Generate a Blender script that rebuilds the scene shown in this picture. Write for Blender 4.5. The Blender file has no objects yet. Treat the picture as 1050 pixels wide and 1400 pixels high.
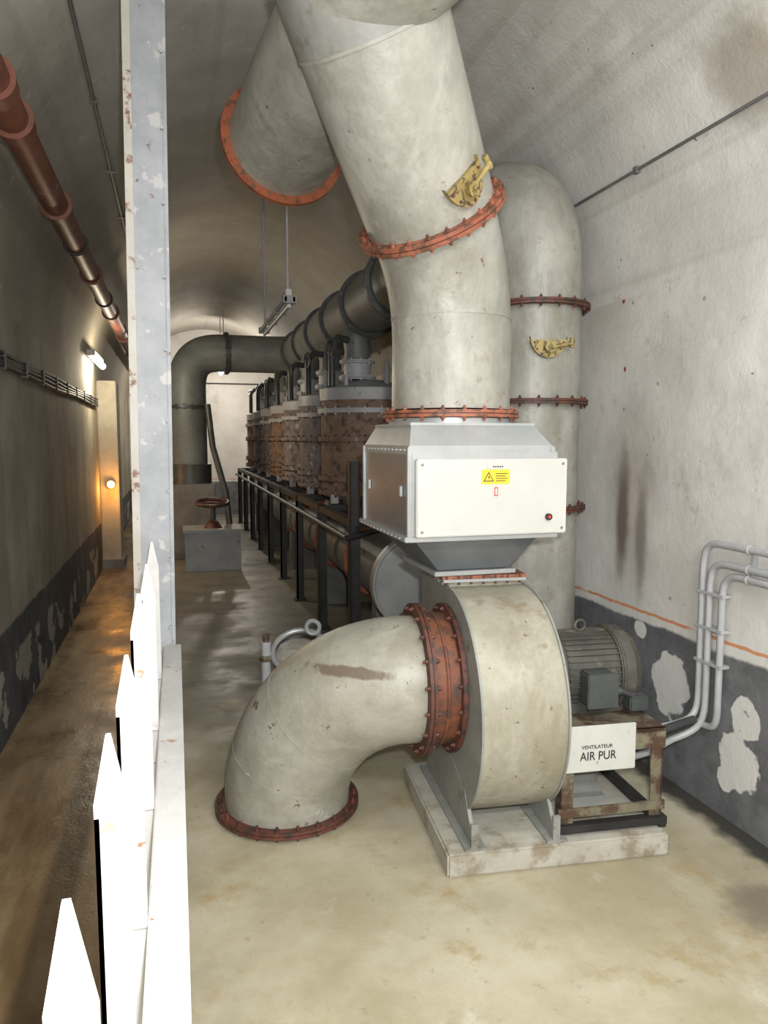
import bpy, bmesh, math, random
from mathutils import Vector, Matrix
random.seed(3)
V=Vector
sc=bpy.context.scene
# ------------------------------------------------------------ materials
class NT:
    def __init__(s,name,rough=.6,metal=0.0,spec=.5):
        s.m=bpy.data.materials.new(name); s.m.use_nodes=True
        s.nt=s.m.node_tree; s.b=s.nt.nodes['Principled BSDF']
        s.b.inputs['Roughness'].default_value=rough
        s.b.inputs['Metallic'].default_value=metal
        s.b.inputs['Specular IOR Level'].default_value=spec
        s.tc=s.nt.nodes.new('ShaderNodeTexCoord'); s.pos=s.tc.outputs['Object']
    def n(s,t): return s.nt.nodes.new(t)
    def L(s,a,b):
        if isinstance(a,bpy.types.NodeSocket): s.nt.links.new(a,b)
        else:
            if hasattr(b.default_value,'__len__') and not hasattr(a,'__len__'): a=(a,a,a)
            if hasattr(a,'__len__') and len(b.default_value)==4 and len(a)==3: a=(*a,1)
            b.default_value=a
    def noise(s,scale,detail=4,rough=.55,vec=None,sc3=None):
        nd=s.n('ShaderNodeTexNoise'); nd.inputs['Scale'].default_value=scale
        nd.inputs['Detail'].default_value=detail; nd.inputs['Roughness'].default_value=rough
        v=vec or s.pos
        if sc3:
            mp=s.n('ShaderNodeMapping'); mp.inputs['Scale'].default_value=sc3
            s.L(v,mp.inputs['Vector']); v=mp.outputs[0]
        s.L(v,nd.inputs['Vector']); return nd.outputs['Fac']
    def mr(s,f,a,b,c=0.0,d=1.0):
        nd=s.n('ShaderNodeMapRange'); nd.interpolation_type='SMOOTHSTEP'
        s.L(f,nd.inputs[0])
        for i,x in enumerate((a,b,c,d)): nd.inputs[i+1].default_value=x
        return nd.outputs[0]
    def math(s,op,a,b=0.0):
        nd=s.n('ShaderNodeMath'); nd.operation=op; s.L(a,nd.inputs[0]); s.L(b,nd.inputs[1]); return nd.outputs[0]
    def mix(s,f,a,b):
        nd=s.n('ShaderNodeMix'); nd.data_type='RGBA'
        s.L(f,nd.inputs[0]); s.L(a,nd.inputs[6]); s.L(b,nd.inputs[7]); return nd.outputs[2]
    def xyz(s):
        nd=s.n('ShaderNodeSeparateXYZ'); s.L(s.pos,nd.inputs[0]); return nd.outputs
    def blob(s,c,r,amp=.5,nscale=9,soft=.08):
        a=s.n('ShaderNodeVectorMath'); a.operation='SUBTRACT'; s.L(s.pos,a.inputs[0]); a.inputs[1].default_value=c
        d=s.n('ShaderNodeVectorMath'); d.operation='DIVIDE'; s.L(a.outputs[0],d.inputs[0]); d.inputs[1].default_value=r
        l=s.n('ShaderNodeVectorMath'); l.operation='LENGTH'; s.L(d.outputs[0],l.inputs[0])
        q=s.math('ADD',l.outputs['Value'],s.math('MULTIPLY',s.math('SUBTRACT',s.noise(nscale,3),.5),amp*2))
        return s.mr(q,1-soft,1+soft,1,0)
    def bump(s,h,strength=.3,dist=.01):
        nd=s.n('ShaderNodeBump'); nd.inputs['Strength'].default_value=strength; nd.inputs['Distance'].default_value=dist
        s.L(h,nd.inputs['Height']); s.nt.links.new(nd.outputs[0],s.b.inputs['Normal'])
    def col(s,c): s.L(c,s.b.inputs['Base Color'])

def paint(name,c1,c2,scale=4,rough=.5,metal=0,c3=None,s3=9,t3=(.62,.68),bump=.15,bs=30,bd=.004,spec=.5,grime=None,c4=None,s4=30,t4=(.66,.69),streak=None):
    m=NT(name,rough,metal,spec)
    c=m.mix(m.mr(m.noise(scale,8,.7),.3,.7),c1,c2)
    if grime: c=m.mix(m.math('MULTIPLY',m.mr(m.noise(2.2,7,.72,sc3=(1.6,1.6,.55)),.42,.70),.8),c,grime)
    if streak: c=m.mix(m.math('MULTIPLY',m.mr(m.noise(9,6,.7,sc3=(1,1,.18)),.52,.72),.5),c,streak)
    if c3: c=m.mix(m.mr(m.noise(s3,5,.65),*t3),c,c3)
    if c4: c=m.mix(m.mr(m.noise(s4,3,.6),*t4),c,c4)
    m.col(c); m.bump(m.noise(bs,5,.6),bump,bd)
    return m.m

M={}
M['pipe']=paint('pipe_paint',(.265,.262,.230),(.385,.378,.34),4.5,.42,c3=(.24,.215,.165),s3=10,t3=(.56,.74),bump=.5,bs=20,bd=.008,grime=(.205,.195,.155),c4=(.17,.12,.08),s4=26,t4=(.70,.73),streak=(.42,.42,.39))
M['dark_band']=paint('pipe_dark_band',(.21,.213,.20),(.29,.293,.275),3.5,.42,c3=(.15,.145,.12),s3=9,t3=(.5,.7),bump=.4,bs=20,bd=.007)
M['pipe_far']=paint('pipe_paint_dirty',(.115,.13,.125),(.19,.205,.20),3,.5,c3=(.07,.07,.065),s3=8,bump=.2)
M['pipe_black']=paint('black_pipe_paint',(.035,.038,.04),(.08,.085,.085),5,.4,c3=(.12,.12,.12),s3=12)
M['red']=paint('oxide_red_paint',(.26,.078,.042),(.33,.12,.07),8,.6,c3=(.11,.05,.03),s3=22,t3=(.46,.58))
M['redd']=paint('oxide_red_dark',(.085,.029,.02),(.145,.046,.028),9,.62,c3=(.04,.025,.02),s3=25,t3=(.46,.60))
M['orange']=paint('oxide_orange',(.33,.095,.04),(.27,.075,.033),9,.6,c3=(.12,.06,.035),s3=20,t3=(.50,.64))
M['neck']=paint('oxide_neck',(.23,.075,.032),(.16,.050,.026),7,.6,c3=(.075,.042,.03),s3=16,t3=(.44,.60),grime=(.11,.065,.042))
M['rustpipe']=paint('rust_brown_pipe',(.11,.036,.023),(.18,.062,.036),7,.5,c3=(.36,.21,.15),s3=9,t3=(.64,.70))
M['rust']=paint('rusty_filter_steel',(.20,.13,.088),(.28,.185,.13),6,.75,c3=(.095,.07,.06),s3=14,t3=(.50,.64),bump=.4,c4=(.36,.32,.29),s4=18,t4=(.61,.68))
M['rust2']=paint('rusty_filter_purple',(.17,.145,.148),(.26,.22,.215),6,.75,c3=(.10,.085,.085),s3=14,t3=(.50,.64),bump=.4,c4=(.42,.40,.40),s4=16,t4=(.58,.66))
M['lid']=paint('grey_lid_paint',(.36,.37,.39),(.48,.49,.51),6,.5,c3=(.20,.19,.18),s3=12)
M['frame']=paint('black_frame_steel',(.012,.012,.013),(.03,.03,.03),8,.5)
M['galv']=paint('galvanised_sheet',(.19,.21,.23),(.27,.29,.31),3,.38,.5,bump=.05)
M['galvl']=paint('galvanised_sheet_light',(.33,.35,.355),(.42,.43,.425),5,.4,.3,bump=.05)
M['panel']=paint('white_panel',(.46,.465,.44),(.51,.515,.49),2,.42,bump=.02)
M['fan']=paint('fan_paint',(.275,.265,.205),(.40,.388,.32),5,.50,c3=(.225,.185,.125),s3=10,t3=(.54,.72),bump=.5,bs=25,bd=.006,grime=(.215,.195,.135),c4=(.14,.10,.065),s4=30,t4=(.68,.72),streak=(.42,.41,.36))
M['fanside']=paint('fan_side_paint',(.20,.21,.195),(.28,.29,.27),5,.45,c3=(.16,.14,.11),s3=11,t3=(.58,.7))
M['motor']=paint('motor_green_grey',(.045,.046,.040),(.085,.08,.066),8,.6,c3=(.14,.12,.085),s3=14,t3=(.54,.68))
M['mbox']=paint('terminal_box_paint',(.045,.053,.05),(.075,.083,.078),8,.5,c3=(.045,.04,.035),s3=16)
M['stand']=paint('stand_green',(.12,.11,.075),(.20,.18,.12),8,.6,c3=(.075,.042,.026),s3=10,t3=(.44,.58))
M['white']=paint('white_plate_paint',(.47,.48,.45),(.53,.54,.505),6,.45,c3=(.28,.22,.14),s3=20,t3=(.64,.72))
M['fence']=paint('white_fence_paint',(.54,.54,.53),(.66,.66,.65),6,.55,c3=(.40,.27,.18),s3=14,t3=(.63,.71),c4=(.3,.16,.09),s4=34,t4=(.69,.72))
M['post']=paint('grey_post_paint',(.32,.34,.37),(.43,.45,.48),5,.5,c3=(.22,.15,.11),s3=16,t3=(.64,.69),c4=(.55,.55,.55),s4=9,t4=(.6,.66))
M['postl']=paint('post_edge_paint',(.50,.47,.42),(.6,.58,.54),5,.5,c3=(.24,.13,.08),s3=12,t3=(.56,.64))
M['brass']=paint('brass_yellow',(.27,.20,.07),(.38,.30,.12),20,.5,.3,c3=(.10,.075,.04),s3=40,t3=(.5,.6))
M['conduit']=paint('grey_conduit',(.33,.34,.355),(.42,.43,.445),6,.4)
M['cable']=paint('dark_cable',(.03,.03,.034),(.06,.06,.062),6,.6)
M['gcable']=paint('grey_wall_cable',(.10,.10,.10),(.16,.16,.16),6,.6)
M['concrete']=paint('plinth_concrete',(.35,.335,.28),(.46,.445,.39),5,.8,c3=(.25,.215,.155),s3=7,t3=(.50,.66),bump=.5,bs=18,bd=.008)
M['dconc']=paint('dark_concrete',(.12,.125,.12),(.2,.205,.2),5,.8,bump=.3)
M['gbox']=paint('grey_box_paint',(.25,.265,.27),(.33,.345,.35),5,.6,c3=(.16,.15,.13),s3=9)
M['yellow']=paint('sticker_yellow',(.72,.50,.03),(.76,.55,.05),3,.4,bump=0)
M['black']=paint('black_ink',(.012,.012,.012),(.02,.02,.02),3,.5,bump=0)
M['redink']=paint('red_ink',(.6,.05,.03),(.55,.05,.03),3,.5,bump=0)
M['fixture']=paint('lamp_fixture_white',(.5,.5,.5),(.6,.6,.6),3,.4)
M['fixd']=paint('lamp_fixture_grey',(.2,.21,.21),(.28,.29,.29),3,.4)
def emis(name,c,st):
    m=NT(name); m.b.inputs['Emission Color'].default_value=(*c,1); m.b.inputs['Emission Strength'].default_value=st; m.col(c); return m.m
M['tube']=emis('fluorescent_tube',(1,.95,.86),16)
M['bulb']=emis('warm_bulb',(1,.45,.08),14)

def wallmat(name,side):
    m=NT(name,.85,spec=.25)
    x,y,z=m.xyz()
    nf=m.mr(m.noise(1.3,7,.62),.32,.68)
    c=m.mix(nf,(.55,.545,.52),(.71,.705,.68))
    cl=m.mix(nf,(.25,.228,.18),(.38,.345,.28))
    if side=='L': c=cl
    if side=='C':
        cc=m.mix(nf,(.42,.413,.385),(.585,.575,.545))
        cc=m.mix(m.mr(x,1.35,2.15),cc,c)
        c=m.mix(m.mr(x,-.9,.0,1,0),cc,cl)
    c=m.mix(m.math('MULTIPLY',m.mr(m.noise(2.1,8,.72,sc3=(1,1,.6)),.53,.75),.6),c,(.33,.285,.215))
    c=m.mix(m.math('MULTIPLY',m.mr(m.noise(5,7,.72),.3,.43,1,0),.4 if side!='L' else .15),c,(.76,.76,.74))
    c=m.mix(m.math('MULTIPLY',m.mr(m.noise(11,5,.7),.60,.72),.35),c,(.27,.24,.2))
    c=m.mix(m.mr(m.noise(24,2,.5),.745,.78),c,(.2,.18,.15))
    if side=='L':
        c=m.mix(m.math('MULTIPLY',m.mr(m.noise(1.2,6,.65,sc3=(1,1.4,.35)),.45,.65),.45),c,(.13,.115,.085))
    if side in 'RB':
        for (yy,zz,ry,rz,a,col) in [(3.30,1.22,.05,.30,.85,(.07,.045,.035)),(3.14,1.12,.045,.26,.65,(.11,.075,.05)),(3.22,1.35,.2,.42,.42,(.22,.17,.13)),(2.75,1.0,.3,.25,.25,(.3,.26,.2)),(3.45,2.4,.22,.35,.3,(.35,.29,.2))]:
            c=m.mix(m.math('MULTIPLY',m.blob((2.2,yy,zz),(1,ry,rz),.45,5,.6),a),c,col)
        for (yy,zz,r) in [(3.35,2.30,.014),(3.32,1.95,.010)]:
            c=m.mix(m.blob((2.2,yy,zz),(1,r,r*1.4),.3,40),c,(.30,.06,.04))
        for (yy,zz) in [(3.32,1.75),(3.05,1.86),(2.9,.86),(2.3,1.0),(2.75,2.2)]:
            c=m.mix(m.math('MULTIPLY',m.blob((2.2,yy,zz),(1,.011,.010),.3,40),.5),c,(.12,.10,.09))
        ze=m.math('ADD',z,m.math('MULTIPLY',m.math('SUBTRACT',m.noise(14,3),.5),.015))
        ln=m.math('MULTIPLY',m.mr(ze,.742,.747),m.mr(ze,.757,.762,1,0))
        c=m.mix(m.math('MULTIPLY',ln,m.mr(m.noise(6,3),.3,.45)),c,(.60,.27,.14))
    if side=='C':
        c=m.mix(m.math('MULTIPLY',m.blob((2.05,2.4,2.95),(.3,.16,.16),.6,8,.5),.6),c,(.24,.20,.15))
        c=m.mix(m.math('MULTIPLY',m.mr(m.noise(1.0,3,.5,sc3=(9,.15,9)),.5,.7),.25),c,(.25,.23,.19))
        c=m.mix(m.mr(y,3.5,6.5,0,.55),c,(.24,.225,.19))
    top=.70 if side!='L' else .58
    zb=m.math('ADD',z,m.math('MULTIPLY',m.math('SUBTRACT',m.noise(5,5),.5),.06))
    dark=m.mr(zb,top-.01,top+.01,1,0)
    dc=m.mix(m.mr(m.noise(5,6,.72),.3,.7),(.10,.105,.115),(.18,.185,.195))
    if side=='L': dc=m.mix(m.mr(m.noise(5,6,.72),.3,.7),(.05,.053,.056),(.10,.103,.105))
    c2=m.mix(dark,c,dc)
    if side!='C':
        pn=m.mr(m.noise(3.1 if side=='L' else 2.3,4,.6),.60 if side!='L' else .53,.62 if side!='L' else .56)
        if side=='L': pn=m.math('MULTIPLY',pn,m.mr(zb,.38,.42,1,0))
        else: pn=m.math('MULTIPLY',m.math('MULTIPLY',pn,m.mr(y,1.9,2.0,1,0)),.6)
        for (yy,zz,ry,rz) in [(2.88,.45,.13,.15),(2.40,.46,.085,.085),(2.43,.27,.11,.12),(2.5,.17,.05,.05),(3.12,.66,.05,.04)]:
            pn=m.math('MAXIMUM',pn,m.blob((2.2,yy,zz),(1,ry,rz),.55,9,.05))
        pn=m.math('MULTIPLY',pn,m.mr(m.noise(9,5,.7),.28,.36))
        c=m.mix(m.math('MULTIPLY',pn,dark),c2,(.64,.64,.62) if side!='L' else (.3,.29,.25))
    else: c=c2
    m.col(c)
    h=m.math('ADD',m.noise(5,8,.6),m.math('MULTIPLY',m.noise(60,3),.15))
    m.bump(h,.35,.025)
    return m.m
def floormat():
    m=NT('floor_concrete',.5,spec=.4)
    x,y,z=m.xyz()
    c=m.mix(m.mr(m.noise(1.6,7,.65),.32,.68),(.345,.305,.20),(.49,.455,.345))
    c=m.mix(m.math('MULTIPLY',m.mr(m.noise(.9,6,.65),.46,.66),.65),c,(.265,.24,.17))
    c=m.mix(m.math('MULTIPLY',m.mr(m.noise(3.1,7,.72),.52,.70),.8),c,(.33,.25,.12))
    c=m.mix(m.math('MULTIPLY',m.mr(m.noise(2.6,7,.7,sc3=(1.3,.8,1)),.3,.42,1,0),.5),c,(.56,.54,.46))
    c=m.mix(m.math('MULTIPLY',m.mr(m.noise(14,5,.7),.6,.72),.5),c,(.18,.15,.105))
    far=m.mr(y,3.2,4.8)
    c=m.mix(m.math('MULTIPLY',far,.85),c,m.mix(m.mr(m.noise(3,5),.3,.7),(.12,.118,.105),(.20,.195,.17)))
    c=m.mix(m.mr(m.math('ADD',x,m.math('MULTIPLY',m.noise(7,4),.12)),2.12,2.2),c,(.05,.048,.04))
    for (px,py,r) in [(1.93,1.95,.10),(1.95,1.72,.08)]:
        c=m.mix(m.math('MULTIPLY',m.blob((px,py,0),(r*1.6,r*1.3,1),.6,8,.5),.7),c,(.13,.11,.08))
    c=m.mix(m.math('MULTIPLY',m.blob((.30,4.42,0),(.085,.085,1),.1,9,.1),.6),c,(.36,.32,.22))
    for yy in (4.95,5.4,6.9,8.4):
        j=m.math('MULTIPLY',m.mr(y,yy-.012,yy-.006),m.mr(y,yy+.006,yy+.012,1,0))
        c=m.mix(m.math('MULTIPLY',j,.7),c,(.32,.31,.27))
    left=m.mr(m.math('ADD',x,m.math('MULTIPLY',m.noise(4,4),.06)),-.10,-.03,1,0)
    lc=m.mix(m.mr(m.noise(3.5,6,.65,sc3=(1,.25,1)),.35,.65),(.12,.075,.034),(.27,.195,.11))
    g=m.math('MULTIPLY',m.mr(x,-.52,-.47),m.mr(x,-.40,-.36,1,0))
    lc=m.mix(m.math('MULTIPLY',g,.75),lc,(.04,.025,.013))
    c=m.mix(left,c,lc)
    m.col(c)
    rr=m.mr(m.noise(2.2,5,.6),.35,.65,.36,.62)
    m.L(m.math('SUBTRACT',rr,m.math('MULTIPLY',left,.16)),m.b.inputs['Roughness'])
    m.bump(m.math('ADD',m.noise(5,7,.6),m.math('MULTIPLY',m.noise(70,3),.2)),.25,.02)
    return m.m
def chipmat():
    m=NT('elbow_pipe_paint',.42)
    c=m.mix(m.mr(m.noise(4,8,.7),.3,.7),(.26,.252,.205),(.38,.372,.32))
    c=m.mix(m.math('MULTIPLY',m.mr(m.noise(2.2,6,.7),.42,.7),.7),c,(.205,.19,.14))
    c=m.mix(m.math('MULTIPLY',m.mr(m.noise(9,6,.72,sc3=(.4,.4,1)),.52,.7),.5),c,(.43,.42,.375))
    c=m.mix(m.mr(m.noise(8,6,.72),.645,.675),c,(.15,.10,.06))
    c=m.mix(m.mr(m.noise(5,5,.65),.64,.66),c,(.46,.455,.41))
    c=m.mix(m.mr(m.noise(38,3,.6),.70,.73),c,(.14,.09,.05))
    # long scrape on the bend
    c=m.mix(m.blob((.62,2.68,.72),(.14,.3,.022),.7,14,.2),c,(.15,.12,.09))
    m.col(c); m.bump(m.noise(20,5,.6),.5,.008); return m.m
M['elbow']=chipmat()

# ------------------------------------------------------------ mesh builder
def frame(ax):
    ax=V(ax).normalized(); t=V((0,0,1)) if abs(ax.z)<.9 else V((0,1,0))
    u=ax.cross(t).normalized(); w=ax.cross(u).normalized(); return u,w,ax
class B:
    def __init__(s,name): s.name=name; s.v=[]; s.f=[]; s.mi=[]; s.ms=[]
    def _m(s,m):
        mt=M[m]
        if mt not in s.ms: s.ms.append(mt)
        return s.ms.index(mt)
    def add(s,vs,fs,m):
        o=len(s.v); s.v+= [tuple(x) for x in vs]; i=s._m(m)
        for f in fs: s.f.append([o+k for k in f]); s.mi.append(i)
        return s
    def box(s,lo,hi,m,bev=0,rot=None,pivot=None):
        bm=bmesh.new(); bmesh.ops.create_cube(bm,size=1)
        lo=V(lo);hi=V(hi); c=(lo+hi)/2; d=hi-lo
        for v in bm.verts: v.co=V((v.co.x*d.x,v.co.y*d.y,v.co.z*d.z))+c
        if bev: bmesh.ops.bevel(bm,geom=bm.edges[:],offset=bev,segments=2,affect='EDGES')
        if rot:
            p=V(pivot) if pivot else c
            for v in bm.verts: v.co=rot@(v.co-p)+p
        bm.verts.index_update()
        s.add([v.co.copy() for v in bm.verts],[[v.index for v in f.verts] for f in bm.faces],m); bm.free(); return s
    def tube(s,pts,r,m,seg=40,cap=True):
        pts=[V(p) for p in pts]; n=len(pts)
        rs=r if hasattr(r,'__len__') else [r]*n
        ts=[(pts[min(i+1,n-1)]-pts[max(i-1,0)]).normalized() for i in range(n)]
        u,w,_=frame(ts[0]); vs=[]
        for i in range(n):
            if i:
                q=ts[i-1].rotation_difference(ts[i]); u=q@u; w=q@w
            for k in range(seg):
                a=2*math.pi*k/seg; vs.append(pts[i]+(u*math.cos(a)+w*math.sin(a))*rs[i])
        fs=[]
        for i in range(n-1):
            for k in range(seg):
                a=i*seg+k;b=i*seg+(k+1)%seg; fs.append([a,b,b+seg,a+seg])
        if cap: fs.append(list(range(seg))[::-1]); fs.append([(n-1)*seg+k for k in range(seg)])
        return s.add(vs,fs,m)
    def cyl(s,p0,p1,r,m,r1=None,seg=32):
        return s.tube([p0,p1],[r,r if r1 is None else r1],m,seg)
    def torus(s,c,ax,R,r,m,seg=40,seg2=10,a0=0,a1=2*math.pi):
        u,w,_=frame(ax); full=abs(a1-a0-2*math.pi)<1e-4
        n=seg+1
        pts=[V(c)+(u*math.cos(a0+(a1-a0)*i/seg)+w*math.sin(a0+(a1-a0)*i/seg))*R for i in range(n)]
        return s.tube(pts,r,m,seg2,cap=not full)
    def flange(s,c,ax,r,th,m,n=16,bolt=.011,bm_=None,double=True):
        u,w,a=frame(ax); c=V(c)
        if double:
            s.cyl(c-a*th,c-a*th*.12,r,m,seg=56); s.cyl(c+a*th*.12,c+a*th,r,m,seg=56); s.cyl(c-a*th*.5,c+a*th*.5,r*.98,'frame',seg=56)
        else: s.cyl(c-a*th,c+a*th,r,m,seg=56)
        for k in range(n):
            t=2*math.pi*(k+.5)/n; p=c+(u*math.cos(t)+w*math.sin(t))*(r-bolt*1.9)
            s.cyl(p-a*(th+bolt*1.0),p+a*(th+bolt*1.0),bolt,bm_ or m,seg=6)
            s.cyl(p-a*(th+bolt*1.8),p+a*(th+bolt*1.8),bolt*.55,bm_ or m,seg=6)
        return s
    def prism(s,poly,ax,d0,d1,m):
        f={'x':lambda p,d:(d,p[0],p[1]),'y':lambda p,d:(p[0],d,p[1]),'z':lambda p,d:(p[0],p[1],d)}[ax]
        n=len(poly); vs=[f(p,d0) for p in poly]+[f(p,d1) for p in poly]
        fs=[[i,(i+1)%n,(i+1)%n+n,i+n] for i in range(n)]+[list(range(n))[::-1],[n+i for i in range(n)]]
        return s.add(vs,fs,m)
    def loft(s,lo4,hi4,m):
        vs=list(lo4)+list(hi4); fs=[[i,(i+1)%4,(i+1)%4+4,i+4] for i in range(4)]+[[3,2,1,0],[4,5,6,7]]
        return s.add(vs,fs,m)
    def done(s,mat=None,parent=None,ang=32):
        me=bpy.data.meshes.new(s.name); me.from_pydata(s.v,[],s.f)
        for m in s.ms: me.materials.append(m)
        me.polygons.foreach_set('material_index',s.mi)
        bm=bmesh.new(); bm.from_mesh(me); bmesh.ops.recalc_face_normals(bm,faces=bm.faces); bm.to_mesh(me); bm.free()
        me.polygons.foreach_set('use_smooth',[True]*len(me.polygons))
        me.set_sharp_from_angle(angle=math.radians(ang))
        o=bpy.data.objects.new(s.name,me); sc.collection.objects.link(o)
        if mat: o.matrix_world=mat
        if parent: o.parent=parent
        return o
def bez(p0,p1,p2,p3,n=24):
    p0,p1,p2,p3=map(V,(p0,p1,p2,p3)); o=[]
    for i in range(n+1):
        t=i/n; o.append(p0*(1-t)**3+p1*3*t*(1-t)**2+p2*3*t*t*(1-t)+p3*t**3)
    return o
def rot_about(p,deg): return Matrix.Translation(V(p))@Matrix.Rotation(math.radians(deg),4,'Z')@Matrix.Translation(-V(p))

# ------------------------------------------------------------ room shell
XL,XR,YB,YF,ZS,RV=-.9,2.2,16.0,-3.0,2.3,1.55; XC=.65
def slab(name,lo,hi,mat):
    M[name+'_m']=mat; return B(name).box(lo,hi,name+'_m').done()
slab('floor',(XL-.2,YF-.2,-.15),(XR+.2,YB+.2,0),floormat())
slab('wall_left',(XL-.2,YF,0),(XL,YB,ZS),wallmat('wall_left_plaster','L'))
slab('wall_right',(XR,YF,0),(XR+.2,YB,ZS),wallmat('wall_right_plaster','R'))
slab('wall_back',(XL-.2,YB,0),(XR+.2,YB+.2,4.1),wallmat('wall_back_plaster','R'))
slab('wall_front',(XL-.2,YF-.2,0),(XR+.2,YF,4.1),wallmat('wall_front_plaster','R'))
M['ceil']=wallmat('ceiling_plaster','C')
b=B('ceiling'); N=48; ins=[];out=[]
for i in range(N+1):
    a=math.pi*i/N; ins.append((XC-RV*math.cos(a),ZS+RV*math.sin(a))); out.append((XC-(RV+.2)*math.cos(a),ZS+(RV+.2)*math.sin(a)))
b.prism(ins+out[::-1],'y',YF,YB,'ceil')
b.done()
M['pil']=paint('pilaster_plaster',(.30,.27,.21),(.40,.37,.30),3,.85,bump=.4)
B('pilaster').box((XL,9.6,0),(XL+.22,10.1,2.30),'pil',.01).box((XL,9.57,0),(XL+.25,10.13,.12),'dconc',.005).done()

# ------------------------------------------------------------ main duct
dA=V((.515,3.56,2.96)); dB=V((.70,2.4,3.15)); dC=V((.82,1.0,3.24)); dD=V((.85,-1.2,3.26))
b=B('overhead_air_duct'); R0=.252
b.tube([dA]+bez(dA.lerp(dB,.6),dB,dB.lerp(dC,.1),dC,10)+[dD],R0,'pipe',64)
ax=(dB-dA).normalized()
b.flange(dA,ax,.29,.012,'orange',20,.006,double=False)
b.cyl(dA,dA-ax*.03,.27,'pipe_far',seg=56)
pL=V((.985,2.83,2.47)); pU=V((.64,2.52,3.03)); axb=(pU-pL).normalized()
pE=dB.lerp(dC,.12)
b.tube([pL,pL.lerp(pU,.5),pU]+bez(pU+axb*.02,pU+axb*.14,pE+V((-.02,.02,-.04)),pE,6),[.255,.262,.268]+[.268]*7,'pipe',64)
j=pL.lerp(pU,.90)
b.cyl(j-axb*.006,j+axb*.006,.2725,'pipe',seg=64)
b.cyl(j+axb*.006,j+axb*.22,.2700,'dark_band',seg=64)  # slightly darker grey band around the pipe above the seam
b.flange(pL,axb,.297,.016,'red',24,.010)
leg=bez((1.12,2.95,1.72),(1.12,2.95,2.05),pL-axb*.35,pL,24)
b.tube(leg,.247,'pipe',64)
wld=leg[11]; b.cyl(wld-V((0,0,.006)),wld+V((0,0,.006)),.2495,'pipe',seg=64)
b.flange((1.12,2.95,1.70),(0,0,1),.285,.014,'red',20,.009)
def quadrant(b,c,nrm,up,s=1.0,sy=1.0,hs=1):
    nrm=V(nrm).normalized(); up=(V(up)-nrm*V(up).dot(nrm)).normalized(); sd=nrm.cross(up).normalized()*-1; c=V(c)
    if sd.x<0: sd=-sd
    up2=up*sy
    pts=[(-.095,.035)]+[(.10*math.cos(a),.05-.10*math.sin(a)*.95) for a in [math.pi*(1-k/12) for k in range(13)]]+[(.095,.035)]
    pts=[(x*s,y*s) for x,y in pts]; n=len(pts)
    vs=[c+sd*x+up2*y for x,y in pts]+[c+sd*x+up2*y+nrm*.02 for x,y in pts]
    fs=[[i,(i+1)%n,(i+1)%n+n,i+n] for i in range(n)]+[list(range(n))[::-1],[n+i for i in range(n)]]
    b.add(vs,fs,'brass')
    b.cyl(c-nrm*.04,c+nrm*.05,.016*s,'brass',seg=16)
    b.cyl(c+nrm*.035,c+nrm*.05,.03*s,'brass',seg=8)
    e=c+(sd*.12+up*.02)*s+nrm*.03
    b.tube([c+nrm*.04,c.lerp(e,.5)+nrm*.025,e+nrm*.01],[.011,.009,.012],'brass',10)
    b.cyl(e-up*.02,e+up*.03,.012,'brass',seg=10)
    for k in range(7):
        a=math.pi*(k+.5)/7; p=c+(sd*math.cos(a)*.08+up2*(.04-.075*math.sin(a)))*s+nrm*.02
        b.cyl(p,p+nrm*.006,.005,'redd',seg=8)
pc=pL.lerp(pU,.16)
nr=V((.30,-.93,-.2)); nr=(nr-axb*nr.dot(axb)).normalized()
sd_=nr.cross(axb).normalized()
quadrant(b,pc+nr*.256,nr,axb*1.0+ (sd_ if sd_.x<0 else -sd_)*.25,.9,1.5)
b.done()

# rear riser pipe
b=B('riser_pipe')
rx,ry=1.84,3.62
path=[V((rx,ry,0)),V((rx,ry,1.2)),V((rx,ry,2.35))]+bez((rx,ry,2.42),(rx,ry,2.78),(rx-.03,ry+.12,2.90),(1.74,ry+.60,2.87),16)
path+=[V((1.69,4.5,2.83)),V((1.65,4.745,2.77))]
b.tube(path,.245,'pipe',56)
for z in (2.28,1.79,1.24): b.flange((rx,ry,z),(0,0,1),.288,.013,'redd',18,.009)
b.flange((1.74,ry+.59,2.87),(-.1,1,-.05),.28,.013,'fanside',18,.009)
b.flange((rx,ry,.03),(0,0,1),.29,.015,'redd',18,.009)
nr=V((-.18,-.98,0)).normalized()
quadrant(b,V((rx,ry,2.05))+nr*.247,nr,(0,0,1),.95,1.15)
b.done()

# upper manifold with far drop pipe
b=B('upper_manifold')
mx,mz=1.65,2.76
pts=[V((mx,4.75,mz)),V((mx,7,mz)),V((mx,9.9,mz))]+bez((mx,10.0,mz),(mx,10.35,mz),(mx-.1,10.45,mz),(mx-.45,10.45,mz),10)
pts+=[V((.75,10.45,mz))]+bez((.62,10.45,mz),(.3,10.45,mz),(.17,10.45,mz-.15),(.17,10.45,mz-.5),14)+[V((.17,10.45,1.25))]
b.tube(pts,[.25]*len(pts),'pipe_far',48)
for i in range(6): b.flange((mx,5.4+i*.9,mz),(0,1,0),.285,.02,'pipe_black',16,.011)
b.flange((.7,10.45,mz),(1,0,0),.285,.02,'pipe_black',16,.011)
b.flange((.17,10.45,2.03),(0,0,1),.29,.02,'pipe_black',16,.011)
b.cyl((.17,10.45,1.0),(.17,10.45,1.26),.30,'pipe_black',seg=40)
b.box((-.16,10.1,0),(.5,10.8,1.0),'dconc',.01)
b.tube([(.42,10.1,2.05),(.47,10.0,1.5),(.62,9.9,.9),(.66,9.85,.45)],.04,'pipe_black',12)
b.done()

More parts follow.
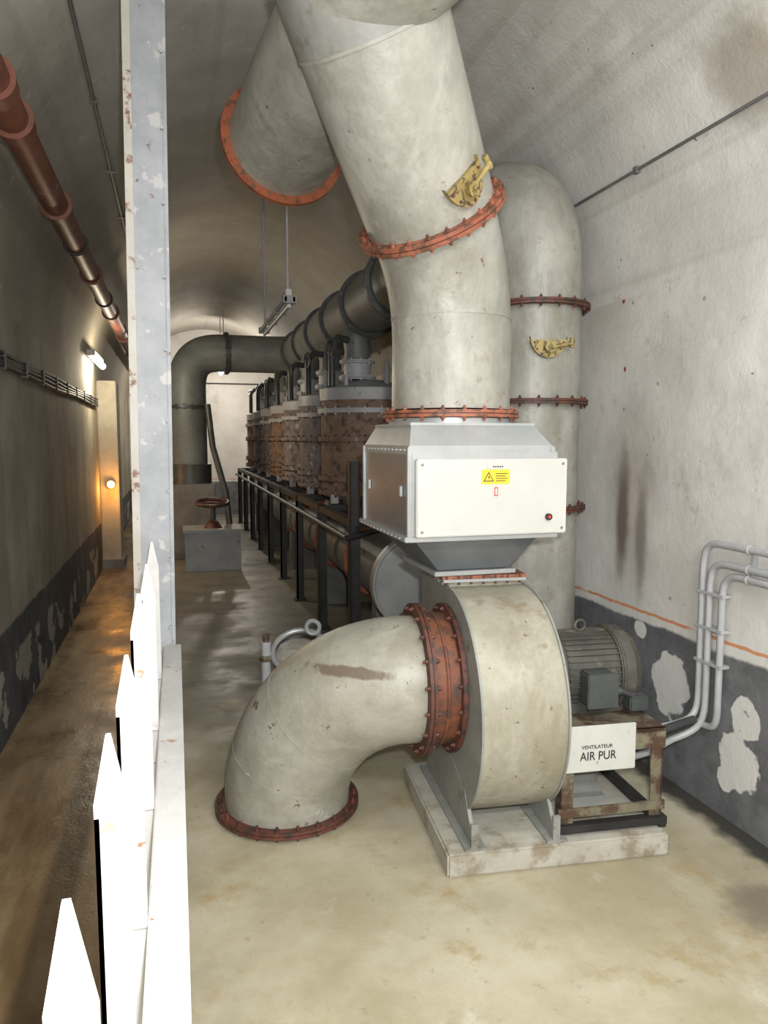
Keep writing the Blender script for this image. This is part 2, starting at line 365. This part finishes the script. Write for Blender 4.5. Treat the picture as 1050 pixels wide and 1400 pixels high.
# lower manifold
b=B('lower_manifold')
lx=1.48
b.tube([(lx,4.5,.68),(lx,8,.68),(lx,13.8,.68)],.24,'pipe_far',48)
b.cyl((lx,4.44,.68),(lx,4.5,.68),.31,'galvl',seg=56); b.torus((lx,4.44,.68),(0,1,0),.298,.013,'galvl',56); b.cyl((lx,4.435,.68),(lx,4.45,.68),.27,'galvl',seg=56)
for yy in (5.4,6.65,7.8,9.0): b.flange((lx,yy,.68),(0,1,0),.28,.014,'orange',16,.009)
for yy in (5.0,7.0,9.0,11,13): b.box((lx-.15,yy-.06,0),(lx+.15,yy+.06,.5),'dconc')
b.done()

# ------------------------------------------------------------ filters (drums)
for i in range(7):
    b=B('air_filter_drum'); ym=6.42+1.17*i; xm=1.66; R=.42
    body='rust' if i%3==0 else 'rust2'
    b.cyl((xm,ym,1.12),(xm,ym,1.95),R,body,seg=48)
    for z,mm in ((1.14,body),(1.26,body),(1.60,body),(1.84,'lid')):
        b.cyl((xm,ym,z-.02),(xm,ym,z+.02),R+.03,mm,seg=48)
        for k in range(20):
            a=2*math.pi*k/20; px_,py_=xm+(R+.018)*math.cos(a),ym+(R+.018)*math.sin(a)
            b.cyl((px_,py_,z-.036),(px_,py_,z+.036),.010,'lid' if z>1.7 else 'redd',seg=6)
    b.cyl((xm,ym,1.93),(xm,ym,2.03),R+.01,'lid',seg=48)
    b.cyl((xm,ym,2.03),(xm,ym,2.11),R,'lid',r1=.17,seg=48)
    xn=1.56
    b.flange((xn,ym,2.13),(0,0,1),.165,.015,'lid',10,.010)
    b.cyl((xn,ym,2.12),(xn,ym,2.28),.12,'lid'); b.flange((xn,ym,2.27),(0,0,1),.155,.013,'lid',10,.010)
    b.tube([V((xn,ym,2.26)),V((xn,ym,2.36))]+bez((xn,ym,2.4),(xn-.02,ym,2.46),(xn,ym,2.50),(xn+.03,ym,2.55),8),.115,'pipe_far',24)
    b.tube([(xm-.36,ym-.15,2.05),(xm-.36,ym-.15,2.38),(xm-.30,ym-.12,2.46),(xn,ym,2.45)],.032,'pipe_black',12)
    b.torus((xm-.37,ym-.17,2.38),(1,.2,0),.07,.011,'pipe_black',20,6)
    b.cyl((xn+.20,ym-.25,2.05),(xn+.20,ym-.25,2.22),.028,'lid',seg=12); b.cyl((xn+.20,ym-.25,2.22),(xn+.20,ym-.25,2.27),.018,'lid',seg=12)
    b.cyl((xm-.25,ym-.22,2.0),(xm-.25,ym-.22,2.14),.02,'lid',seg=12)
    b.cyl((xm-.05,ym,1.0),(xm-.05,ym,1.12),.13,'lid',r1=R-.03,seg=40)
    b.cyl((xm-.05,ym,.90),(xm-.05,ym,1.0),.12,'lid'); b.flange((xm-.05,ym,.985),(0,0,1),.16,.010,'orange',10,.007)
    b.tube([(xm-.3,ym-.15,1.12),(xm-.32,ym-.15,1.04),(xm-.34,ym-.1,.97)],.04,'redd',12)
    for a in (-2.6,-2.2,-1.7): b.box((xm+(R+.0)*math.cos(a)-.03,ym+(R+.0)*math.sin(a)-.03,1.05),(xm+(R+.0)*math.cos(a)+.03,ym+R*math.sin(a)+.03,1.13),'lid')
    b.done()
b=B('filter_support_frame')
for i in range(9):
    y=4.88+1.17*i
    for x in (1.16,2.12):
        b.box((x-.035,y-.035,0),(x+.035,y-.02,1.05 if i else 1.45),'frame'); b.box((x-.035,y-.035,0),(x-.02,y+.035,1.05 if i else 1.45),'frame')
        b.box((x-.06,y-.06,0),(x+.06,y+.06,.012),'frame')
    b.box((1.13,y-.03,1.0),(2.15,y+.03,1.05),'frame')
for x in (1.16,2.12):
    b.box((x-.03,4.85,1.0),(x+.03,14.3,1.05),'frame')
b.tube([(1.10,4.85,.93),(1.10,14.3,.93)],.022,'frame',12)
b.tube([(1.10,4.85,.93),(1.3,4.7,1.0),(1.4,4.6,1.0)],.022,'frame',12)
b.done()

# ------------------------------------------------------------ heater box
b=B('air_heater_box')
x0,x1,y0,y1=.835,1.42,2.62,3.29
b.box((x0,y0,1.235),(x1,y1,1.56),'galv')
b.box((x0-.004,y0-.004,1.54),(x1+.004,y1+.004,1.575),'galvl',.003)
b.box((x0-.025,y0-.025,1.215),(x1+.02,y1+.02,1.235),'galvl',.003)
for (xx,yy) in ((x0,y0),(x1,y0),(x0,y1),(x1,y1)): b.box((xx-.010,yy-.010,1.22),(xx+.010,yy+.010,1.57),'galvl',.002)
b.box((x0+.014,y0-.045,1.235),(x1+.045,y0-.008,1.525),'panel',.004)
b.box((x0+.005,y0-.012,1.225),(x1+.02,y0,1.55),'galvl',.002)
b.box((x0-.012,2.7,1.38),(x0-.002,2.72,1.42),'galvl',.002); b.box((x0-.012,3.18,1.38),(x0-.002,3.2,1.42),'galvl',.002)
def ring4(cx,cy,hx,hy,z): return [(cx-hx,cy-hy,z),(cx+hx,cy-hy,z),(cx+hx,cy+hy,z),(cx-hx,cy+hy,z)]
b.loft(ring4(1.127,2.955,.292,.335,1.575),ring4(1.12,2.95,.255,.255,1.655),'galvl')
b.box((.86,2.69,1.65),(1.38,3.21,1.662),'galvl',.002)
b.cyl((1.12,2.95,1.66),(1.12,2.95,1.683),.26,'galvl',seg=48)
b.loft(ring4(1.165,2.985,.155,.20,1.07),ring4(1.127,2.955,.262,.30,1.215),'galv')
b.box((.99,2.765,1.048),(1.345,3.21,1.066),'galvl',.002)
for k in range(12):
    yy=2.66+k*.053; b.cyl((x0-.012,yy,1.558),(x0-.002,yy,1.558),.004,'galvl',seg=6)
    b.cyl((x0-.03,yy,1.225),(x0-.02,yy,1.225),.004,'galvl',seg=6)
for (xx,zz) in ((.87,1.505),(.87,1.255),(1.445,1.505),(1.445,1.255)): b.cyl((xx,y0-.05,zz),(xx,y0-.044,zz),.005,'galv',seg=10)
yp=y0-.046
b.box((1.105,yp-.001,1.43),(1.22,yp,1.485),'yellow')
b.cyl((1.385,yp-.012,1.30),(1.385,yp,1.30),.013,'black',seg=20); b.cyl((1.385,yp-.014,1.30),(1.385,yp-.012,1.30),.006,'redink',seg=16)
b.box((1.158,yp-.001,1.385),(1.172,yp,1.418),'redink'); b.box((1.161,yp-.0016,1.389),(1.169,yp-.001,1.414),'panel')
b.box((1.125,yp-.001,1.488),(1.195,yp,1.516),'panel')
for k in range(5): b.box((1.15+k*.009,yp-.0015,1.493),(1.155+k*.009,yp-.0008,1.499),'black')
def tri(b,c,s,m,off): b.prism([(c[0]-s,c[1]-s*.6),(c[0]+s,c[1]-s*.6),(c[0],c[1]+s*1.1)],'y',yp-off,yp-.0005,m)
tri(b,(1.133,1.453),.022,'black',.0018); tri(b,(1.133,1.453),.016,'yellow',.0022)
b.prism([(1.135,1.466),(1.129,1.455),(1.134,1.455),(1.131,1.444),(1.139,1.458),(1.134,1.458)],'y',yp-.0028,yp-.001,'black')
for k in range(4): b.box((1.162,yp-.0015,1.468-k*.009),(1.21-.008*(k%2),yp-.0008,1.471-k*.009),'black')
b.done()

# ------------------------------------------------------------ plinth, fan
piv=(1.18,2.75,0)
RM=rot_about(piv,-5)
B('fan_plinth').box((.95,2.37,0),(1.83,3.15,.09),'concrete',.008).done(rot_about(piv,-5.5))
b=B('centrifugal_fan')
yc,zc,r=2.75,.555,.44; X0,X1=1.055,1.375
def scroll(rr,top,e):
    p=[(yc+rr*math.cos(a),zc+rr*math.sin(a)) for a in [-1.5*math.pi*k/54 for k in range(55)]]
    return p+[(2.80-e,zc+rr),(2.80-e,top),(yc+rr,top)]
b.prism(scroll(r,1.03,0),'x',X0,X1,'fan')
b.prism(scroll(r+.010,1.028,.006),'x',X0-.008,X0,'fanside')
b.prism(scroll(r+.008,1.028,.006),'x',X1,X1+.008,'fanside')
b.box((X0-.03,2.77,1.03),(X1+.01,3.22,1.044),'red'); b.box((X0-.025,2.765,1.018),(X1+.008,3.225,1.03),'galvl')
for k in range(7): b.cyl((X0-.01+k*.052,2.772,1.008),(X0-.01+k*.052,2.772,1.047),.006,'redd',seg=6)
for k in range(7): b.cyl((X0-.018,2.8+k*.062,1.005),(X0-.018,2.8+k*.062,1.047),.007,'fanside',seg=6)
az=.635
b.cyl((X0-.01,yc,az),(X0-.13,yc,az),.262,'neck',seg=56)
b.torus((X0-.075,yc,az),(1,0,0),.262,.008,'neck')
b.flange((X0-.020,yc,az),(1,0,0),.298,.009,'redd',18,.009,double=False)
b.flange((X0-.14,yc,az),(1,0,0),.302,.014,'redd',18,.010)
for k in range(14):
    a=-math.pi*1.5*k/14; b.cyl((X1+.008,yc+(r-.03)*math.cos(a),zc+(r-.03)*math.sin(a)),(X1+.016,yc+(r-.03)*math.cos(a),zc+(r-.03)*math.sin(a)),.006,'fanside',seg=8)
for x in (X0-.01,X1-.01):
    b.prism([(2.40,.09),(3.08,.09),(3.04,.42),(2.50,.27),(2.42,.16)],'x',x,x+.014,'fanside')
    b.box((x-.03,2.38,.09),(x+.05,3.1,.100),'fanside')
    b.box((x-.006,2.385,.09),(x+.022,2.40,.19),'fanside')
b.cyl((X1,yc,az),(X1+.04,yc,az),.13,'motor')
b.cyl((1.42,yc,az),(1.49,yc,az),.20,'motor',r1=.17,seg=40)
b.tube([(1.47,yc,az),(1.50,yc,az),(1.51,yc,az),(1.76,yc,az)],[.165,.165,.158,.158],'motor',48)
for k in range(40):
    a=2*math.pi*k/40; d=V((0,math.cos(a),math.sin(a))); t=V((0,-math.sin(a),math.cos(a)))*.003; c0=V((1.51,yc,az))
    vs=[c0+d*.15-t,c0+d*.15+t,c0+d*.166+t,c0+d*.166-t]; vs2=[v+V((.23,0,0)) for v in vs]; b.loft(vs,vs2,'motor')
b.tube([(1.73,yc,az),(1.745,yc,az),(1.79,yc,az),(1.825,yc,az),(1.84,yc,az)],[.172,.178,.176,.15,.08],'motor',40)
b.torus((1.742,yc,az),(1,0,0),.174,.008,'motor')
b.box((1.55,yc-.235,az-.085),(1.67,yc-.14,az+.045),'mbox',.008); b.box((1.545,yc-.245,az-.09),(1.675,yc-.232,az+.05),'mbox',.004)
b.cyl((1.67,yc-.19,az-.04),(1.71,yc-.19,az-.04),.018,'mbox'); b.torus((1.62,yc,az+.185),(0,1,0),.022,.007,'motor',20,8)
b.tube([(1.71,yc-.19,az-.04),(1.76,yc-.2,az-.06),(1.82,yc-.18,az-.13),(1.86,yc-.1,az-.17)],.012,'cable',10)
for yy in (yc-.13,yc+.10): b.box((1.52,yy,az-.16),(1.76,yy+.04,az-.10),'motor',.004)
b.box((1.74,yc-.22,az-.12),(1.82,yc-.16,az-.06),'mbox',.006)
zt_=.49
b.box((1.40,2.42,zt_-.015),(1.83,3.02,zt_),'stand')
b.box((1.40,2.42,zt_-.08),(1.83,2.43,zt_),'stand')
for (xx,yy) in ((1.405,2.425),(1.775,2.425),(1.405,2.96),(1.775,2.96)):
    b.box((xx,yy,.09),(xx+.05,yy+.008,zt_-.01),'stand'); b.box((xx+(.042 if xx>1.5 else 0),yy,.09),(xx+(.05 if xx>1.5 else .008),yy+.05,zt_-.01),'stand')
b.box((1.39,2.41,.165),(1.83,2.42,.20),'stand'); b.box((1.39,2.405,.105),(1.84,2.44,.135),'frame')
b.box((1.39,2.97,.12),(1.83,3.0,.17),'stand'); b.box((1.81,2.41,.09),(1.84,3.0,.13),'frame')
b.box((1.53,2.62,.09),(1.69,2.80,.13),'fanside'); b.prism([(1.53,.13),(1.69,.13),(1.65,.26),(1.57,.26)],'y',2.66,2.76,'fanside')
b.box((1.41,2.402,.345),(1.695,2.412,.525),'white',.003)
fan=b.done(RM)
def text(body,loc,size,mat,parent,name,sx=1):
    c=bpy.data.curves.new(name,'FONT'); c.body=body; c.size=size; c.extrude=.0006; c.align_x='CENTER'
    o=bpy.data.objects.new(name,c); sc.collection.objects.link(o); c.materials.append(M[mat])
    o.rotation_euler=(math.pi/2,0,0); o.location=loc; o.scale=(sx,1,1); o.parent=parent; return o
text('VENTILATEUR',(1.535,2.4002,.437),.020,'black',fan,'label_line_1')
text('AIR PUR',(1.54,2.4002,.392),.048,'black',fan,'label_line_2',.85)

# elbow from floor
b=B('intake_elbow_pipe')
P0=RM@V((X0-.155,yc,az)); d0=(RM.to_3x3()@V((-1,0,0)))
ep=[P0]+bez(P0+d0*.02,P0+d0*.27+V((-.02,.09,-.015)),(.42,3.06,.36),(.43,3.09,.04),30)+[V((.43,3.09,0))]
nn=len(ep); rr=[.252+.016*min(1,1.6*k/(nn-1)) for k in range(nn)]
b.tube(ep,rr,'elbow',64)
b.flange((.43,3.09,.03),(0,0,1),.310,.014,'redd',22,.010)
for f in (8,16,24):
    p=V(ep[f]); t=(V(ep[f+1])-V(ep[f-1])).normalized(); b.cyl(p-t*.004,p+t*.004,rr[f]+.0012,'elbow',seg=64)
b.done()

# valve fitting behind elbow
b=B('floor_valve_fitting')
c=V((.60,3.82,0))
b.cyl(c,c+V((0,0,.46)),.13,'pipe',seg=40); b.flange(c+V((0,0,.02)),(0,0,1),.18,.012,'fanside',12,.009)
b.tube([c+V((0,0,.46)),c+V((0,0,.51)),c+V((0,0,.54))],[.13,.10,.04],'pipe',40)
b.torus(c+V((0,-.03,.49)),(-.25,-.6,1),.14,.014,'galvl',40,10)
b.torus(c+V((0,-.02,.46)),(-.25,-.6,1),.135,.010,'frame',40,10)
b.torus(c+V((.08,0,.60)),(.3,1,0),.035,.012,'galvl',24,8)
b.cyl(c+V((-.17,0,.30)),c+V((-.17,0,.54)),.026,'conduit',seg=16); b.cyl(c+V((-.17,0,.44)),c+V((-.17,0,.47)),.038,'stand',seg=6)
b.cyl(c+V((-.17,0,.54)),c+V((-.17,0,.58)),.018,'stand',seg=10); b.cyl(c+V((-.17,0,.36)),c+V((-.08,0,.36)),.025,'stand',seg=12)
b.cyl(c+V((-.17,0,0)),c+V((-.17,0,.32)),.022,'stand',seg=12)
b.done()

# far valve box w/ handwheel
b=B('valve_box')
b.box((.08,9.1,0),(.74,9.6,.50),'gbox',.01); b.box((.06,9.08,.47),(.76,9.62,.51),'gbox',.006)
b.cyl((.42,9.3,.5),(.42,9.3,.80),.03,'pipe_black',seg=16); b.cyl((.42,9.3,.5),(.42,9.3,.6),.12,'redd',r1=.05,seg=24)
M['wheel']=paint('handwheel_paint',(.05,.022,.018),(.085,.035,.026),9,.5)
b.torus((.42,9.3,.82),(0,-.15,1),.19,.022,'wheel',36,10)
for k in range(3):
    a=math.pi*k/3; d=V((math.cos(a),math.sin(a),0))*.19; b.cyl(V((.42,9.3,.82))-d,V((.42,9.3,.82))+d,.013,'wheel',seg=8)
b.done()

# ------------------------------------------------------------ fence and post
b=B('steel_post')
b.box((-.195,3.44,0),(-.03,3.455,3.61),'post'); b.box((-.195,3.455,0),(-.183,3.55,3.61),'post'); b.box((-.042,3.455,0),(-.03,3.55,3.61),'post')
b.box((-.205,3.425,.3),(-.172,3.44,3.60),'postl'); b.box((-.045,3.432,.3),(-.03,3.44,3.60),'post')
for k in range(9):
    b.cyl((-.05,3.42,.75+k*.31),(-.05,3.44,.75+k*.31),.007,'post',seg=6)
b.box((-.22,3.43,0),(0,3.60,.02),'post')
b.done(Matrix.Translation(V((-.1,3.45,0)))@Matrix.Rotation(math.radians(.6),4,'Y')@Matrix.Translation(V((.1,-3.45,0))))
b=B('palisade_fence')
b.box((-.076,-1.4,.60),(0,3.42,.67),'fence',.003)
b.box((-.076,-1.4,.12),(-.04,3.42,.17),'fence',.003)
for k,y in enumerate([-1.0,-.6,-.2,.22,.65,1.06,1.46,1.95,2.5,3.05]):
    xa,xb=-.124,-.078; zt=1.2+random.uniform(-.012,.012); xm=(xa+xb)/2; wd=.035
    b.prism([(xa,0),(xb,0),(xb,zt-.10),(xm+.003,zt),(xm-.004,zt),(xa,zt-.10)],'y',y,y+.007,'fence')
    b.prism([(y,0),(y+wd,0),(y+wd,zt-.20),(y+.01,zt-.12),(y,zt-.12)],'x',xa,xa+.007,'fence')
    b.cyl((-.076,y+.003,.635),(-.13,y+.003,.635),.008,'fence',seg=6)
b.done()

# ------------------------------------------------------------ pipes & cables on walls
b=B('rust_ceiling_pipe')
px,pz=-.60,2.885
b.tube([(px,-2.9,pz),(px,3,pz),(px,15.9,pz)],.066,'rustpipe',28)
for y in (1.6,3.1,3.45,4.6,6.4,8.2,10,12,14):
    b.cyl((px,y-.05,pz),(px,y+.05,pz),.078,'rustpipe',seg=28); b.cyl((px,y-.062,pz),(px,y-.05,pz),.086,'rustpipe',seg=28)
for y in (2.4,5.4,7.4,9.4): 
    b.torus((px,y,pz),(0,1,0),.072,.008,'cable',24,6); b.cyl((px-.05,y,pz+.05),(px-.14,y,pz+.14),.01,'cable',seg=8)
b.done()
b=B('wall_cable_bundle')
for k in range(4):
    z=2.06-k*.024; pts=[]
    y=-2.9
    while y<9.5:
        pts.append((XL+.025,y,z+.007*math.sin(y*2.3+k))); y+=.3
    b.tube(pts,.0115,'cable',8)
for k in range(18): b.box((XL,-1.0+k*.6,1.97),(XL+.042,-.992+k*.6,2.075),'cable')
b.done()
def vx(z): return math.sqrt(RV**2-(z-ZS)**2)
b=B('ceiling_conduit')
xx=-.38; zz=ZS+math.sqrt(RV**2-(xx-XC)**2)-.016
b.tube([(xx,-2.9,zz),(xx,15.9,zz)],.011,'gcable',10)
for k in range(14): b.box((xx-.025,-1+k*1.1,zz-.013),(xx+.025,-.975+k*1.1,zz+.012),'gcable')
b.done()
b=B('wall_cable')
zz=2.84; xx=XC+vx(zz)-.012
b.tube([(xx,-2.9,zz),(xx,5.3,zz),(xx,15.9,zz)],.0075,'gcable',10)
for k in range(12): b.box((xx-.010,.4+k*1.35,zz-.015),(xx+.012,.43+k*1.35,zz+.015),'gcable')
b.done()
b=B('wall_conduit_run')
X=2.165
for k,(yv,zt) in enumerate(((2.64,1.165),(2.595,1.085),(2.52,1.045))):
    rr_=.015
    p=[(X,.0,zt),(X,yv-.12,zt)]+[tuple(v) for v in bez((X,yv-.10,zt),(X,yv-.02,zt),(X,yv,zt-.03),(X,yv,zt-.12),8)]+[(X,yv,.55)]
    if k==0: p+= [tuple(v) for v in bez((X,yv,.5),(X,yv,.40),(X-.03,yv,.38),(X-.12,yv,.37),8)]+[(1.95,yv,.36),(1.86,yv,.35)]
    if k==1: p+= [tuple(v) for v in bez((X,yv,.48),(X,yv,.36),(X-.03,yv+.02,.34),(X-.12,yv+.05,.30),8)]+[(1.98,yv+.12,.22),(1.9,yv+.2,.16),(1.86,yv+.25,.14)]
    if k==2: p+= [tuple(v) for v in bez((X,yv,.46),(X,yv,.38),(X,yv+.03,.37),(X,yv+.1,.37),8)]+[(X-.02,2.68,.37)]
    b.tube(p,rr_,'conduit',14)
for z in (.95,.80,.65): b.box((X-.016,2.50,z-.007),(X+.035,2.66,z+.007),'conduit',.002)
for y in (2.38,2.05,1.5,1.0): b.box((X+.012,y-.008,1.03),(X+.035,y+.008,1.18),'conduit',.002); 
for y in (2.38,2.05,1.5,1.0):
    for zt in (1.165,1.085,1.045): b.torus((X,y,zt),(0,1,0),.016,.004,'conduit',16,6)
b.tube([(X-.03,2.62,.39),(2.0,2.62,.365),(1.88,2.60,.36)],.018,'cable',10)
b.done()
b=B('hanging_light_fixture')
x,y,z,L_=.75,4.95,2.50,1.5
b.box((x-.035,y,z),(x-.02,y+L_,z+.03),'fixd'); b.box((x+.02,y,z),(x+.035,y+L_,z+.03),'fixd')
for yy in (y,y+.45,y+.95,y+L_-.05): b.box((x-.045,yy,z-.01),(x+.045,yy+.05,z+.04),'fixd',.003)
b.cyl((x,y+.04,z-.02),(x,y+L_-.04,z-.02),.014,'fixture',seg=14)
b.box((x-.02,y+.05,z+.03),(x+.02,y+.25,z+.09),'fixture',.004)
for yy in (y+.1,y+L_-.1): b.cyl((x,yy,z),(x,yy,3.83),.009,'conduit',seg=10); b.cyl((x,yy,3.80),(x,yy,3.83),.04,'conduit',seg=16)
b.done()
b=B('wall_fluorescent_lamp'); 
b.box((-.86,8.3,2.46),(-.78,9.3,2.52),'fixture',.004); b.cyl((-.79,8.33,2.44),(-.79,9.27,2.44),.035,'tube',seg=14); b.box((-.88,8.7,2.47),(-.8,8.8,2.51),'fixture'); b.done()
b=B('wall_fluorescent_lamp'); b.box((.8,13.2,2.84),(.9,14.3,2.9),'fixture',.004); b.cyl((.85,13.23,2.82),(.85,14.27,2.82),.035,'tube',seg=14)
for yy in (13.3,14.2): b.cyl((.85,yy,2.88),(.85,yy,3.82),.008,'conduit',seg=8)
b.done()
b=B('bulkhead_lamp'); b.cyl((-.77,9.598,1.05),(-.77,9.54,1.05),.055,'frame',seg=24); b.tube([(-.77,9.54,1.05),(-.77,9.50,1.05),(-.77,9.47,1.05)],[.045,.038,.01],'bulb',20); b.done()
b=B('back_wall_conduit'); b.cyl((-.8,15.98,2.75),(2.1,15.98,2.75),.015,'cable',seg=8); b.done()

# ------------------------------------------------------------ lights
def area(name,loc,target,size,power,col=(1,1,1),sy=None):
    l=bpy.data.lights.new(name,'AREA'); l.energy=power; l.size=size; l.color=col
    if sy: l.shape='RECTANGLE'; l.size_y=sy
    o=bpy.data.objects.new(name,l); sc.collection.objects.link(o); o.location=loc
    o.rotation_euler=(V(target)-V(loc)).to_track_quat('-Z','Y').to_euler(); return o
def point(name,loc,power,col,rad=.05):
    l=bpy.data.lights.new(name,'POINT'); l.energy=power; l.color=col; l.shadow_soft_size=rad
    o=bpy.data.objects.new(name,l); sc.collection.objects.link(o); o.location=loc; return o
point('camera_flash',(.06,-.02,1.72),245,(.99,.99,.99),.03)
area('fill_light_near',(.9,-1.3,3.0),(1.3,2.5,1.4),1.2,85,(1,.99,.97),.3)  # added soft fill behind the camera, no lamp fixture here
area('right_wall_fill',(1.5,1.0,3.25),(1.7,2.2,0),1.0,22,(1,.98,.95),.2)  # added overhead to brighten the right wall, not an actual lamp
point('lamp_glow_left',(-.60,8.8,2.30),42,(1,.86,.62))
point('lamp_glow_far',(.85,14.3,2.7),95,(1,.90,.78))
point('bulb_glow',(-.72,9.38,1.0),9,(1,.40,.07))
w=bpy.data.worlds.new('world'); sc.world=w; w.use_nodes=True; w.node_tree.nodes['Background'].inputs[0].default_value=(.02,.02,.022,1)

# ------------------------------------------------------------ camera
cam=bpy.data.cameras.new('camera'); co=bpy.data.objects.new('camera',cam); sc.collection.objects.link(co)
cam.sensor_fit='VERTICAL'; cam.sensor_height=36; cam.lens=1010/1400*36; cam.clip_start=.02
th,ph=math.radians(15.7),math.radians(5.65)
F=V((math.sin(th)*math.cos(ph),math.cos(th)*math.cos(ph),-math.sin(ph)))
co.location=(0,0,1.6); co.rotation_euler=F.to_track_quat('-Z','Y').to_euler()
sc.camera=co
sc.view_settings.view_transform='Standard'
